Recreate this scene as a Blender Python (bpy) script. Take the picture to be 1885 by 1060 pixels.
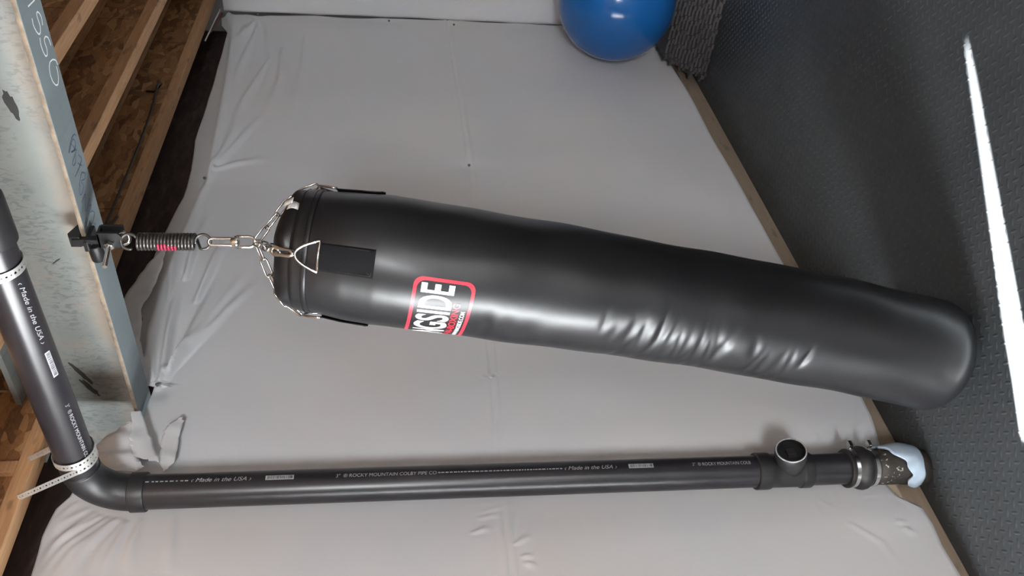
import bpy, bmesh, math, random
import numpy as np
from mathutils import Vector, Matrix

random.seed(7); rng = np.random.default_rng(7)
S = bpy.context.scene
COL = S.collection
for o in list(bpy.data.objects): bpy.data.objects.remove(o)

# ------------------------------------------------------------------ camera (held sideways: world "up" is picture left)
cd = bpy.data.cameras.new('camera'); cam = bpy.data.objects.new('camera', cd); COL.objects.link(cam)
cd.sensor_fit = 'HORIZONTAL'; cd.sensor_width = 36.0; cd.lens = 1579.7 / 1885 * 36.0; cd.clip_start = .02
ix = Vector((-0.10465775, -0.08764013, -0.99063917)); iy = Vector((-0.65856117, 0.75252122, 0.00300056)); fw = Vector((0.74521403, 0.65271052, -0.13647356))
M = Matrix.Identity(4)
for r in range(3):
    M[r][0] = ix[r]; M[r][1] = -iy[r]; M[r][2] = -fw[r]
M[2][3] = 1.535
cam.matrix_world = M
S.camera = cam
# ------------------------------------------------------------------ world, sun, window light, exposure
W = bpy.data.worlds.new('world'); S.world = W; W.use_nodes = True
bg = W.node_tree.nodes['Background']; bg.inputs[0].default_value = (.62, .74, .90, 1); bg.inputs[1].default_value = 1.0
def light(name, kind, loc, direction, energy, color, **kw):
    l = bpy.data.lights.new(name, kind); l.energy = energy; l.color = color
    for k, v in kw.items(): setattr(l, k, v)
    o = bpy.data.objects.new(name, l); COL.objects.link(o); o.location = loc
    o.rotation_euler = Vector(direction).to_track_quat('-Z', 'Y').to_euler()
    return o
SUN_AZ = (.79, -.61); SUN_TAN = .966
light('sun', 'SUN', (-3, 5, 5), (SUN_AZ[0], SUN_AZ[1], -SUN_TAN), 430.0, (1, .99, .97), angle=math.radians(.55))
light('daylight_side_window', 'AREA', (-3.14, -2.0, 1.90), (.80, .60, -.12), 215, (.94, .97, 1), shape='RECTANGLE', size=1.15, size_y=.78)
light('daylight_back_window', 'AREA', (-.40, 2.18, 1.15), (.6, -1, .02), 235, (.95, .98, 1), shape='RECTANGLE', size=.56, size_y=1.75)
S.view_settings.view_transform = 'Standard'; S.view_settings.look = 'None'
S.view_settings.gamma = 1; S.view_settings.use_curve_mapping = False
S.view_settings.exposure = -0.22

# ------------------------------------------------------------------ materials
def nmat(name):
    m = bpy.data.materials.new(name); m.use_nodes = True
    nt = m.node_tree; return m, nt, nt.nodes['Principled BSDF'], nt.nodes, nt.links
def coords(nt, scale=(1, 1, 1), rot=(0, 0, 0), kind='Object'):
    tc = nt.nodes.new('ShaderNodeTexCoord'); mp = nt.nodes.new('ShaderNodeMapping')
    mp.inputs['Scale'].default_value = scale; mp.inputs['Rotation'].default_value = rot
    nt.links.new(tc.outputs[kind], mp.inputs[0]); return mp.outputs[0]
def noise(nt, vec, scale, detail=4, rough=.55, dist=0):
    n = nt.nodes.new('ShaderNodeTexNoise'); n.inputs['Scale'].default_value = scale; n.inputs['Detail'].default_value = detail
    n.inputs['Roughness'].default_value = rough; n.inputs['Distortion'].default_value = dist
    nt.links.new(vec, n.inputs['Vector']); return n.outputs['Fac']
def ramp(nt, fac, stops):
    r = nt.nodes.new('ShaderNodeValToRGB'); e = r.color_ramp.elements
    while len(e) < len(stops): e.new(.5)
    for i, (p, c) in enumerate(stops):
        e[i].position = p; e[i].color = (*c, 1) if len(c) == 3 else c
    nt.links.new(fac, r.inputs[0]); return r.outputs[0]
def mix(nt, fac, a, b, mode='MIX'):
    m = nt.nodes.new('ShaderNodeMix'); m.data_type = 'RGBA'; m.blend_type = mode
    for i, v in ((0, fac), (6, a), (7, b)):
        if hasattr(v, 'links') or hasattr(v, 'is_linked'): nt.links.new(v, m.inputs[i])
        elif i == 0: m.inputs[0].default_value = v
        else: m.inputs[i].default_value = (*v, 1)
    return m.outputs[2]
def bump(nt, bsdf, h, strength=.3, dist=.002):
    b = nt.nodes.new('ShaderNodeBump'); b.inputs['Strength'].default_value = strength; b.inputs['Distance'].default_value = dist
    nt.links.new(h, b.inputs['Height']); nt.links.new(b.outputs[0], bsdf.inputs['Normal'])
def plain(name, col, rough=.5, metal=0, var=.12, scale=40, bmp=.0, spec=.5, coat=0):
    m, nt, b, N, L = nmat(name)
    v = coords(nt); f = noise(nt, v, scale)
    c = ramp(nt, f, [(.25, tuple(x * (1 - var) for x in col)), (.75, tuple(min(1, x * (1 + var)) for x in col))])
    L.new(c, b.inputs['Base Color']); b.inputs['Roughness'].default_value = rough; b.inputs['Metallic'].default_value = metal
    b.inputs['Specular IOR Level'].default_value = spec
    if coat: b.inputs['Coat Weight'].default_value = coat; b.inputs['Coat Roughness'].default_value = .12
    if bmp: bump(nt, b, f, bmp, .002)
    return m

# white bed-sheet cloth: weave bump, faint warm stains
def m_sheet():
    m, nt, b, N, L = nmat('sheet_cotton')
    v = coords(nt); big = noise(nt, v, 1.6, 3)
    c = ramp(nt, big, [(.35, (.68, .70, .735)), (.65, (.72, .715, .72))])
    L.new(c, b.inputs['Base Color']); b.inputs['Roughness'].default_value = .9
    b.inputs['Sheen Weight'].default_value = .15; b.inputs['Specular IOR Level'].default_value = .15
    h1 = noise(nt, v, 700, 2); h2 = noise(nt, coords(nt, (1, 1, .55)), 9, 5)
    mm = N.new('ShaderNodeMath'); mm.operation = 'MULTIPLY_ADD'; L.new(h2, mm.inputs[0]); mm.inputs[1].default_value = 6; L.new(h1, mm.inputs[2])
    bump(nt, b, mm.outputs[0], .25, .0008)
    return m
def m_osb():
    m, nt, b, N, L = nmat('osb_strand_board')
    v = coords(nt, (1, 1, 1))
    w = N.new('ShaderNodeTexVoronoi'); w.inputs['Scale'].default_value = 1; w.inputs['Randomness'].default_value = 1
    v2 = coords(nt, (16, 30, 45)); nz = N.new('ShaderNodeTexNoise'); nz.inputs['Scale'].default_value = 6; L.new(v, nz.inputs['Vector'])
    ad = N.new('ShaderNodeVectorMath'); ad.operation = 'MULTIPLY_ADD'; L.new(nz.outputs['Color'], ad.inputs[0]); ad.inputs[1].default_value = (4, 4, 4); L.new(v2, ad.inputs[2])
    L.new(ad.outputs[0], w.inputs['Vector'])
    sep = N.new('ShaderNodeSeparateColor'); L.new(w.outputs['Color'], sep.inputs[0])
    c = ramp(nt, sep.outputs[0], [(.0, (.085, .034, .014)), (.4, (.25, .112, .043)), (.75, (.38, .19, .075)), (1, (.54, .33, .15))])
    g = noise(nt, coords(nt, (30, 30, 160)), 2, 5)
    c2 = mix(nt, .35, c, ramp(nt, g, [(.3, (.12, .05, .02)), (.7, (.44, .25, .11))]), 'MIX')
    L.new(c2, b.inputs['Base Color']); b.inputs['Roughness'].default_value = .75
    bump(nt, b, sep.outputs[1], .5, .002); return m
def m_lumber(name, a, c_):
    m, nt, b, N, L = nmat(name)
    v = coords(nt, (2.5, 40, 40)); f = noise(nt, v, 3, 6, .6, .6)
    k = noise(nt, coords(nt, (5, 14, 14)), 2, 2)
    c = mix(nt, ramp(nt, k, [(.62, (0, 0, 0)), (.72, (.6, .6, .6))]), ramp(nt, f, [(.3, a), (.7, c_)]), tuple(x * .45 for x in a))
    L.new(c, b.inputs['Base Color']); b.inputs['Roughness'].default_value = .7; bump(nt, b, f, .2, .001); return m
def m_beam(name='beam_primer', base=(.205, .219, .212), rust=.5, lowrust=True, smear=.7):
    m, nt, b, N, L = nmat(name)
    v = coords(nt); cl = ramp(nt, noise(nt, v, 7, 5), [(.3, tuple(x * .86 for x in base)), (.7, tuple(x * 1.08 for x in base))])
    # mill-scale smears running down the web
    sm = noise(nt, coords(nt, (1, 105, 42)), 1.0, 4, .6, .6)
    patch = noise(nt, coords(nt, (1, 4.5, 9)), 1.0, 3)
    mu = N.new('ShaderNodeMath'); mu.operation = 'MULTIPLY'; L.new(ramp(nt, sm, [(.50, (0, 0, 0)), (.60, (1, 1, 1))]), mu.inputs[0]); L.new(ramp(nt, patch, [(.42, (0, 0, 0)), (.56, (smear,) * 3)]), mu.inputs[1])
    c = mix(nt, mu.outputs[0], cl, (.11, .125, .13))
    # rust blooms
    rn = ramp(nt, noise(nt, v, 4.5, 6, .6), [(.56, (0, 0, 0)), (.74, (rust, rust, rust))])
    c = mix(nt, rn, c, (.36, .21, .12))
    if lowrust:   # rusty staining along the foot of the web
        sx = N.new('ShaderNodeSeparateXYZ'); L.new(coords(nt), sx.inputs[0])
        mr = N.new('ShaderNodeMapRange'); L.new(sx.outputs[2], mr.inputs[0]); mr.inputs[1].default_value = 2.335; mr.inputs[2].default_value = 2.262
        k2 = N.new('ShaderNodeMath'); k2.operation = 'MULTIPLY'; L.new(mr.outputs[0], k2.inputs[0]); L.new(ramp(nt, noise(nt, coords(nt, (1, 9, 5)), 1, 5), [(.3, (.2,) * 3), (.65, (1,) * 3)]), k2.inputs[1])
        c = mix(nt, k2.outputs[0], c, (.33, .225, .15))
    L.new(c, b.inputs['Base Color']); b.inputs['Roughness'].default_value = .55; bump(nt, b, sm, .1, .001); return m
def m_floor():
    m, nt, b, N, L = nmat('tread_rubber')
    v = coords(nt); c = ramp(nt, noise(nt, v, 3, 4), [(.3, (.030, .034, .037)), (.7, (.043, .048, .052))])
    L.new(c, b.inputs['Base Color']); L.new(ramp(nt, noise(nt, v, 30), [(.3, (.38,) * 3), (.7, (.52,) * 3)]), b.inputs['Roughness'])
    b.inputs['Specular IOR Level'].default_value = .5; bump(nt, b, noise(nt, v, 600, 2), .1, .0005); return m
def m_vinyl():
    m, nt, b, N, L = nmat('black_vinyl')
    v = coords(nt); L.new(ramp(nt, noise(nt, v, 5), [(.3, (.007, .007, .008)), (.7, (.011, .011, .0125))]), b.inputs['Base Color'])
    L.new(ramp(nt, noise(nt, v, 9, 4), [(.3, (.34,) * 3), (.7, (.39,) * 3)]), b.inputs['Roughness'])
    b.inputs['Specular IOR Level'].default_value = .45
    v2 = coords(nt, (1, 1, 1)); h = noise(nt, v2, 900, 2); h2 = noise(nt, coords(nt, (6, 6, 16)), 1.4, 4)
    mm = N.new('ShaderNodeMath'); mm.operation = 'MULTIPLY_ADD'; L.new(h2, mm.inputs[0]); mm.inputs[1].default_value = 1; mm.inputs[2].default_value = 0
    bump(nt, b, mm.outputs[0], .15, .004); return m
def m_rim():
    m, nt, b, N, L = nmat('dark_rim_board')
    v = coords(nt, (3, 3, 12)); L.new(ramp(nt, noise(nt, v, 3, 5, .6), [(.35, (.018, .012, .010)), (.6, (.05, .028, .024)), (.75, (.09, .06, .055))]), b.inputs['Base Color'])
    b.inputs['Roughness'].default_value = .85; return m
def m_iron():
    m, nt, b, N, L = nmat('paint_spotted_iron')
    v = coords(nt); f = noise(nt, v, 55, 4, .6)
    c = ramp(nt, noise(nt, v, 18, 4), [(.3, (.02, .018, .016)), (.7, (.04, .032, .024))])
    c = mix(nt, ramp(nt, f, [(.60, (0, 0, 0)), (.66, (1, 1, 1))]), c, (.55, .52, .47))
    L.new(c, b.inputs['Base Color']); b.inputs['Roughness'].default_value = .6; bump(nt, b, f, .6, .003); return m

MT = dict(
    sheet=m_sheet(), osb=m_osb(), lumber=m_lumber('chord_lumber', (.40, .215, .10), (.56, .335, .175)), beam=m_beam(), beam_under=m_beam('beam_flange_primer', (.185, .225, .236), .1, False, .15),
    floor=m_floor(), vinyl=m_vinyl(), rim=m_rim(), iron=m_iron(),
    rust_edge=plain('raw_steel_edge', (.26, .205, .15), .6, 0, .45, 35, .2),
    black_scuff=plain('black_scuff_mark', (.025, .025, .025), .7),
    abs=plain('abs_plastic', (.017, .016, .019), .31, 0, .25, 12, .0), abs_fit=plain('abs_fitting', (.013, .013, .014), .42, 0, .2, 20, .05),
    white_print=plain('white_ink', (.40, .41, .43), .6, 0, .3, 60), chalk=plain('white_chalk', (.82, .84, .84), .9, 0, .1, 300), blue_ink=plain('blue_marker', (.05, .075, .16), .6),
    logo_white=plain('logo_white', (.86, .86, .86), .35, 0, .03), logo_red=plain('logo_red', (.62, .025, .045), .35, 0, .05), logo_black=plain('logo_black', (.012, .012, .012), .35),
    chrome=plain('zinc_plated_steel', (.78, .78, .77), .18, 1, .06, 60), steel_dark=plain('dark_spring_steel', (.10, .095, .09), .32, .8, .2, 80), red_paint=plain('red_paint_fleck', (.35, .02, .06), .4),
    black_metal=plain('black_powder_coat', (.010, .010, .011), .45, .0, .2, 70, 0, .35), galv=plain('galvanised_strap', (.66, .66, .64), .34, .75, .12, 90),
    web=plain('black_webbing', (.006, .006, .007), .8, 0, .3, 400, .4, .15), tag=plain('white_label', (.75, .75, .73), .7), tag_ink=plain('label_ink', (.12, .12, .13), .8),
    blue=plain('blue_ball_vinyl', (.010, .105, .34), .16, 0, .06, 5, 0, .5), foam=plain('grey_foam', (.062, .060, .062), .75, 0, .15, 30, .1),
    plate=m_lumber('sole_plate_lumber', (.215, .168, .122), (.28, .22, .165)), concrete=plain('dark_concrete', (.10, .09, .085), .9, 0, .3, 6, .3), paint=plain('pale_wall_paint', (.62, .61, .59), .8, 0, .03, 5),
    rubber=plain('black_rubber', (.016, .015, .015), .5, 0, .2, 30), blue_foam=plain('pale_blue_foam', (.36, .45, .54), .85, 0, .08, 40, .3), wire_white=plain('white_wire', (.55, .52, .5), .5), wire_dark=plain('dark_cable', (.02, .015, .013), .6), wire_red=plain('maroon_cable', (.09, .025, .03), .5),
    pin=plain('pin_head', (.20, .21, .20), .35, .6), glass=plain('window_trim', (.6, .6, .6), .6),
)
# ------------------------------------------------------------------ mesh helpers
def mesh(name, verts, faces, mat, parent=None, smooth=False):
    me = bpy.data.meshes.new(name); me.from_pydata([tuple(map(float, v)) for v in verts], [], [tuple(map(int, f)) for f in faces])
    me.materials.append(MT[mat] if isinstance(mat, str) else mat)
    if smooth: me.polygons.foreach_set('use_smooth', [True] * len(me.polygons))
    me.update(); o = bpy.data.objects.new(name, me); COL.objects.link(o)
    if parent: o.parent = parent; o.matrix_parent_inverse = parent.matrix_world.inverted() if False else Matrix.Translation(-parent.location)
    return o
def grid(name, P, mat, parent=None, wrap=False, smooth=True):
    """P: (n, m, 3) array of points; wrap closes the second axis."""
    n, m = P.shape[:2]; i = np.arange(n - 1)[:, None]; j = np.arange(m if wrap else m - 1)[None, :]; j2 = (j + 1) % m
    F = np.stack([i * m + j, i * m + j2, (i + 1) * m + j2, (i + 1) * m + j], -1).reshape(-1, 4)
    me = bpy.data.meshes.new(name); me.vertices.add(n * m); me.vertices.foreach_set('co', P.reshape(-1).astype(np.float32))
    me.loops.add(F.size); me.loops.foreach_set('vertex_index', F.reshape(-1).astype(np.int32))
    me.polygons.add(len(F)); me.polygons.foreach_set('loop_start', np.arange(0, F.size, 4, dtype=np.int32))
    me.update(calc_edges=True); me.validate()
    if smooth: me.polygons.foreach_set('use_smooth', [True] * len(me.polygons))
    me.materials.append(MT[mat]); o = bpy.data.objects.new(name, me); COL.objects.link(o)
    if parent: o.parent = parent; o.matrix_parent_inverse = Matrix.Translation(-parent.location)
    return o
def solidify(o, t, off=-1):
    md = o.modifiers.new('thickness', 'SOLIDIFY'); md.thickness = t; md.offset = off; return o
def bevel(o, w, seg=2):
    md = o.modifiers.new('bevel', 'BEVEL'); md.width = w; md.segments = seg; md.limit_method = 'ANGLE'; return o
def tag(o, label, cat, group=None, kind=None):
    if label: o['label'] = label
    if cat: o['category'] = cat
    if group: o['group'] = group
    if kind: o['kind'] = kind
    return o
def struct(o): o['kind'] = 'structure'; return o
def empty(name, loc):
    o = bpy.data.objects.new(name, None); COL.objects.link(o); o.location = loc; o.empty_display_size = .05; return o
def boxv(lo, hi):
    (a, b, c), (d, e, f) = lo, hi
    V = [(a, b, c), (d, b, c), (d, e, c), (a, e, c), (a, b, f), (d, b, f), (d, e, f), (a, e, f)]
    Fc = [(0, 3, 2, 1), (4, 5, 6, 7), (0, 1, 5, 4), (1, 2, 6, 5), (2, 3, 7, 6), (3, 0, 4, 7)]
    return V, Fc
def box(name, lo, hi, mat, parent=None, bv=0):
    V, Fc = boxv(lo, hi); o = mesh(name, V, Fc, mat, parent)
    if bv: bevel(o, bv)
    return o
def extrude_poly(name, pts, axis_pt, mat, parent=None, bv=0):
    """pts: list of 3-D points of a planar polygon; axis_pt: extrusion vector."""
    n = len(pts); V = [tuple(p) for p in pts] + [tuple(Vector(p) + Vector(axis_pt)) for p in pts]
    Fc = [tuple(range(n - 1, -1, -1)), tuple(range(n, 2 * n))] + [(i, (i + 1) % n, n + (i + 1) % n, n + i) for i in range(n)]
    o = mesh(name, V, Fc, mat, parent)
    bm = bmesh.new(); bm.from_mesh(o.data); bmesh.ops.recalc_face_normals(bm, faces=bm.faces); bm.to_mesh(o.data); bm.free()
    if bv: bevel(o, bv)
    return o
def unit(v): v = np.array(v, float); return v / np.linalg.norm(v)
def frames(pts, closed=False):
    pts = np.asarray(pts, float); n = len(pts)
    if closed: T = np.roll(pts, -1, 0) - np.roll(pts, 1, 0)
    else:
        T = np.gradient(pts, axis=0)
    T /= np.linalg.norm(T, axis=1)[:, None]
    a = np.array([0, 0, 1.]) if abs(T[0][2]) < .9 else np.array([1., 0, 0])
    N0 = np.cross(T[0], a); N0 /= np.linalg.norm(N0); Ns = [N0]
    for i in range(1, n):
        v = Ns[-1] - T[i] * (Ns[-1] @ T[i]); v /= np.linalg.norm(v); Ns.append(v)
    Ns = np.array(Ns); B = np.cross(T, Ns); return pts, T, Ns, B
def tube_data(pts, r, seg=10, closed=False, caps=True):
    pts, T, Ns, B = frames(pts, closed); n = len(pts); r = np.broadcast_to(np.asarray(r, float), (n,))
    th = np.linspace(0, 2 * np.pi, seg, endpoint=False)
    P = pts[:, None] + r[:, None, None] * (np.cos(th)[None, :, None] * Ns[:, None] + np.sin(th)[None, :, None] * B[:, None])
    V = P.reshape(-1, 3).tolist(); F = []
    for i in range(n if closed else n - 1):
        i2 = (i + 1) % n
        for j in range(seg):
            j2 = (j + 1) % seg; F.append((i * seg + j, i * seg + j2, i2 * seg + j2, i2 * seg + j))
    if not closed and caps: F += [tuple(range(seg - 1, -1, -1)), tuple((n - 1) * seg + k for k in range(seg))]
    return V, F
def tube(name, pts, r, mat, parent=None, seg=10, closed=False):
    V, F = tube_data(pts, r, seg, closed); o = mesh(name, V, F, mat, parent, True); return o
def join(parts):
    V, F = [], []
    for v, f in parts:
        k = len(V); V += list(v); F += [tuple(a + k for a in q) for q in f]
    return V, F
def lathe_data(prof, base, axis, seg=40, cap=True):
    """prof: list of (r, h) along axis from base."""
    axis = np.asarray(axis, float); axis /= np.linalg.norm(axis); base = np.asarray(base, float)
    a = np.array([0, 0, 1.]) if abs(axis[2]) < .9 else np.array([1., 0, 0])
    u = np.cross(axis, a); u /= np.linalg.norm(u); w = np.cross(axis, u); V, F = [], []
    th = np.linspace(0, 2 * np.pi, seg, endpoint=False)
    for r, h in prof:
        for t in th: V.append(base + axis * h + max(r, 1e-5) * (math.cos(t) * u + math.sin(t) * w))
    n = len(prof)
    for i in range(n - 1):
        for j in range(seg):
            j2 = (j + 1) % seg; F.append((i * seg + j, i * seg + j2, (i + 1) * seg + j2, (i + 1) * seg + j))
    if cap: F += [tuple(range(seg - 1, -1, -1)), tuple((n - 1) * seg + k for k in range(seg))]
    return V, F
def autosmooth(o, ang=35):
    me = o.data; bm = bmesh.new(); bm.from_mesh(me); bmesh.ops.recalc_face_normals(bm, faces=bm.faces)
    for f in bm.faces: f.smooth = True
    for e in bm.edges:
        if len(e.link_faces) == 2 and e.calc_face_angle(0) > math.radians(ang): e.smooth = False
    bm.to_mesh(me); bm.free(); return o
def lathe(name, prof, base, axis, mat, parent=None, seg=40, cap=True):
    V, F = lathe_data(prof, base, axis, seg, cap); return autosmooth(mesh(name, V, F, mat, parent))
def text_flat(s, height, width=None, shear=0, fat=0.0, step=None):
    """letter outlines as flat triangles in (along, up); scaled to the wanted height and width; cut at every `step` along."""
    cu = bpy.data.curves.new('lettering', 'FONT'); cu.body = s; cu.size = 1; cu.shear = shear; cu.offset = fat; cu.resolution_u = 5
    to = bpy.data.objects.new('lettering', cu); COL.objects.link(to)
    bpy.context.view_layer.update(); dg = bpy.context.evaluated_depsgraph_get()
    me = bpy.data.meshes.new_from_object(to.evaluated_get(dg)); bm = bmesh.new(); bm.from_mesh(me)
    bpy.data.objects.remove(to); bpy.data.curves.remove(cu); bpy.data.meshes.remove(me)
    xs = [v.co.x for v in bm.verts]; x0, x1 = min(xs), max(xs); ky = height / .729
    kx = (width / (x1 - x0)) if width else ky
    for v in bm.verts: v.co = Vector(((v.co.x - x0) * kx, v.co.y * ky, 0))
    bmesh.ops.triangulate(bm, faces=bm.faces)
    if step:
        L = (x1 - x0) * kx
        for k in range(1, int(L / step) + 1):
            bmesh.ops.bisect_plane(bm, geom=bm.verts[:] + bm.edges[:] + bm.faces[:], plane_co=(k * step, 0, 0), plane_no=(1, 0, 0))
    bm.verts.ensure_lookup_table(); V = [(v.co.x, v.co.y) for v in bm.verts]; F = [tuple(v.index for v in f.verts) for f in bm.faces]; bm.free()
    return V, F, (x1 - x0) * kx
def rect_flat(x0, y0, x1, y1, nx=1, ny=1):
    V = [(x0 + (x1 - x0) * i / nx, y0 + (y1 - y0) * j / ny) for i in range(nx + 1) for j in range(ny + 1)]
    F = [(i * (ny + 1) + j, (i + 1) * (ny + 1) + j, (i + 1) * (ny + 1) + j + 1, i * (ny + 1) + j + 1) for i in range(nx) for j in range(ny)]
    return V, F

# ================================================================== SETTING
YW, YB, XE = 1.98, 2.22, 4.45            # sheet plane, wall behind it, end wall sheet plane
ZJ, ZF = 2.455, 2.255                      # underside of joists, underside of beam
XL, YF, ZC = -3.2, -3.2, 2.70

floor = struct(box('floor', (XL, YF, -.06), (4.75, YB + .1, 0), 'floor'))
# raised lozenges of the diamond tread, alternating direction on a checkerboard turned 45 degrees
def tread():
    p, L, w, h = .0252, .0138, .0048, .0023
    prof = [(-L, 0, 0), (-L * .45, -w * .85, 0), (L * .45, -w * .85, 0), (L, 0, 0), (L * .45, w * .85, 0), (-L * .45, w * .85, 0), (-L * .5, 0, h), (L * .5, 0, h)]
    fc = [(0, 1, 6), (1, 2, 7, 6), (2, 3, 7), (3, 4, 7), (4, 5, 6, 7), (5, 0, 6)]
    prof = np.array(prof); a = math.radians(52); e1 = np.array([math.cos(a), math.sin(a)]); b = math.radians(-40); e2 = np.array([math.cos(b), math.sin(b)])
    V, F = [], []; k = 0
    for i in range(-220, 220):
        for j in range(-220, 220):
            c = e1 * i * p * 1.05 + e2 * j * p * .98 + np.array([2.2, 1.2])
            if not (.75 < c[0] < 4.42 and -.1 < c[1] < 1.955): continue
            d, n = (e1, e2) if (i + j) % 2 == 0 else (e2, e1)
            q = np.empty((8, 3)); q[:, :2] = c + prof[:, :1] * d + prof[:, 1:2] * n; q[:, 2] = prof[:, 2] + 1e-4
            V.append(q); F += [tuple(t + k for t in f) for f in fc]; k += 8
    V = np.concatenate(V); o = mesh('tread_pattern', V, F, 'floor', floor, True)
    bm = bmesh.new(); bm.from_mesh(o.data); bmesh.ops.recalc_face_normals(bm, faces=bm.faces); bm.to_mesh(o.data); bm.free()
    o['kind'] = 'stuff'; o['label'] = 'raised lozenges of the diamond tread rubber'
tread()

struct(box('ceiling', (XL, YF, ZC), (4.75, YB + .1, ZC + .02), 'osb'))
struct(box('trim_1', (.86, YW + .005, 0), (4.72, YW + .095, .075), 'plate', bv=.003))       # bare sole plate under the sheet
# wall behind the sheet, built round a window and a door with a cut gap
def wall_piece(name, x0, x1, z0, z1, parent): return box(name, (x0, YB, z0), (x1, YB + .1, z1), 'concrete', parent)
wb = struct(box('wall_back', (.56, YB, 0), (4.75, YB + .1, ZC), 'concrete'))
for nm, a in (('wall_panel', (XL, -.86, 0, ZC)), ('wall_panel', (-.08, .56, 2.24, ZC)), ('wall_panel', (-.86, -.08, 2.10, ZC)), ('wall_panel', (-.86, -.08, 0, .20)), ('wall_panel', (-.08, .0, 0, 2.24))):
    wall_piece(nm, *a, wb)
# rim board above the sheet
struct(box('trim_2', (.86, YB - .045, 2.10), (4.75, YB - .004, ZC - .002), 'rim'))
win = struct(box('window_1', (-.86, YB + .02, .20), (-.08, YB + .08, .24), 'glass'))
for lo, hi in (((-.86, YB + .02, 2.06), (-.08, YB + .08, 2.10)), ((-.86, YB + .02, .24), (-.82, YB + .08, 2.06)), ((-.12, YB + .02, .24), (-.08, YB + .08, 2.06)), ((-.49, YB + .03, .24), (-.46, YB + .07, 2.06))):
    box('window_frame', lo, hi, 'glass', win)
box('sun_blocker', (-.92, YB + .1, 0), (-.88, YB + .72, 2.9), 'paint', win)      # unseen panel added outside to block direct sun through this window
# door leaf cut to a tapering gap, outline projected from image pixels, for the sun beside the right jamb
YD = YB + .005
door = struct(extrude_poly('door_1', [(x, YD, z) for x, z in ((0, 0), (.334, 0), (.334, 1.07), (.200, 1.08), (.185, 1.20), (.226, 1.45), (.262, 1.76), (.290, 2.00), (.312, 2.12), (.322, 2.16), (.322, 2.24), (0, 2.24))], (0, .012, 0), 'paint'))
extrude_poly('door_jamb', [(x, YD, z) for x, z in ((.56, 0), (.335, 0), (.335, 1.2), (.342, 1.3), (.338, 1.6), (.334, 2.00), (.328, 2.15), (.322, 2.161), (.322, 2.24), (.56, 2.24))], (0, .012, 0), 'paint', door)
struct(box('wall_right', (XE + .2, YF, 0), (XE + .3, YB + .1, ZC), 'concrete'))
struct(box('wall_front', (XL, YF - .1, 0), (4.75, YF, ZC), 'paint'))
wl = struct(box('wall_left', (XL - .1, YF, 0), (XL, -2.62, ZC), 'paint'))
box('wall_panel', (XL - .1, -1.38, 0), (XL, YB + .1, ZC), 'paint', wl); box('wall_panel', (XL - .1, -2.62, 0), (XL, -1.38, 1.48), 'paint', wl); box('wall_panel', (XL - .1, -2.62, 2.32), (XL, -1.38, ZC), 'paint', wl)

# ------------------------------------------------------------------ steel beam
bx0, bx1, by1 = 1.699, 1.812, YB - .05
bw = .5 * (bx0 + bx1)
beam = empty('steel_beam', (bw, 1.2, ZF)); tag(beam, 'grey primed steel beam with scuffs and handwriting on its lower flange', 'beam')
box('web', (bw - .004, -1.2, ZF + .011), (bw + .004, by1, ZF + .30), 'beam', beam)
fl = box('lower_flange', (bx0, -1.2, ZF), (bx1, by1, ZF + .011), 'beam_under', beam)
box('upper_flange', (bx0, -1.2, ZC - .145), (bx1, by1, ZC - .13), 'beam', beam)
# rusty unpainted lip of the lower flange, slightly wavy
yy = np.linspace(-1.2, by1, 260); ww = .0006 + .0010 * rng.random(260)
P = np.stack([np.stack([np.full(260, bx0) - ww, yy, np.full(260, ZF + .001)], -1), np.stack([np.full(260, bx0) - ww, yy, np.full(260, ZF + .010)], -1), np.stack([np.full(260, bx0 + .004), yy, np.full(260, ZF + .0118)], -1)])
grid('flange_lip', P, 'rust_edge', fl, smooth=False)
# weld fillet / rusty band where flange meets web
P = np.stack([np.stack([np.full(260, bx0 + .002), yy, np.full(260, ZF + .0112)], -1), np.stack([np.full(260, bw - .0043), yy, np.full(260, ZF + .0115)], -1), np.stack([np.full(260, bw - .0044), yy, ZF + .022 + .012 * np.abs(np.sin(yy * 9.1) * np.sin(yy * 4.3 + 1)) + .004 * rng.random(260)], -1)])
grid('rust_band', P, 'rust_edge', beam, smooth=False)
def strokes(name, lines, z, r, mat, parent):
    parts = []
    for ln in lines:
        p = np.array(ln); t = np.linspace(0, len(p) - 1, (len(p) - 1) * 5 + 1)
        x = np.interp(t, range(len(p)), p[:, 0]); y = np.interp(t, range(len(p)), p[:, 1])
        for _ in range(2):
            x[1:-1] = (x[:-2] + x[1:-1] * 2 + x[2:]) / 4; y[1:-1] = (y[:-2] + y[1:-1] * 2 + y[2:]) / 4
        q = np.stack([x, y], -1); T = np.gradient(q, axis=0); T /= np.linalg.norm(T, axis=1)[:, None] + 1e-9; Nn = np.stack([-T[:, 1], T[:, 0]], -1)
        V = [(*a, z) for a in q + Nn * r] + [(*a, z) for a in q - Nn * r]; n = len(q)
        parts.append((V, [(i, i + 1, n + i + 1, n + i) for i in range(n - 1)]))
    V, F = join(parts); return mesh(name, V, F, mat, parent)
WHITE = [[(1.7822, .7811), (1.7637, .7797), (1.743, .7781)], [(1.7453, .8035), (1.742, .8168), (1.7488, .8348), (1.7578, .8442), (1.7666, .843), (1.7737, .833), (1.7719, .8153), (1.7724, .8063), (1.7791, .804), (1.7874, .811), (1.792, .8224), (1.7863, .8368)], [(1.7561, .8495), (1.7507, .8622), (1.7523, .8804), (1.7589, .8933), (1.769, .8943), (1.7749, .8835), (1.7728, .8708), (1.7746, .862), (1.7853, .8602), (1.7964, .8683), (1.799, .8793), (1.7995, .8878)], [(1.8059, .9358), (1.8039, .9236), (1.7896, .9145), (1.7707, .9111), (1.7591, .9192), (1.7544, .9329), (1.7574, .9507), (1.7676, .9643), (1.7799, .9688), (1.7909, .96), (1.7965, .9464), (1.7973, .9346)]]
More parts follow.
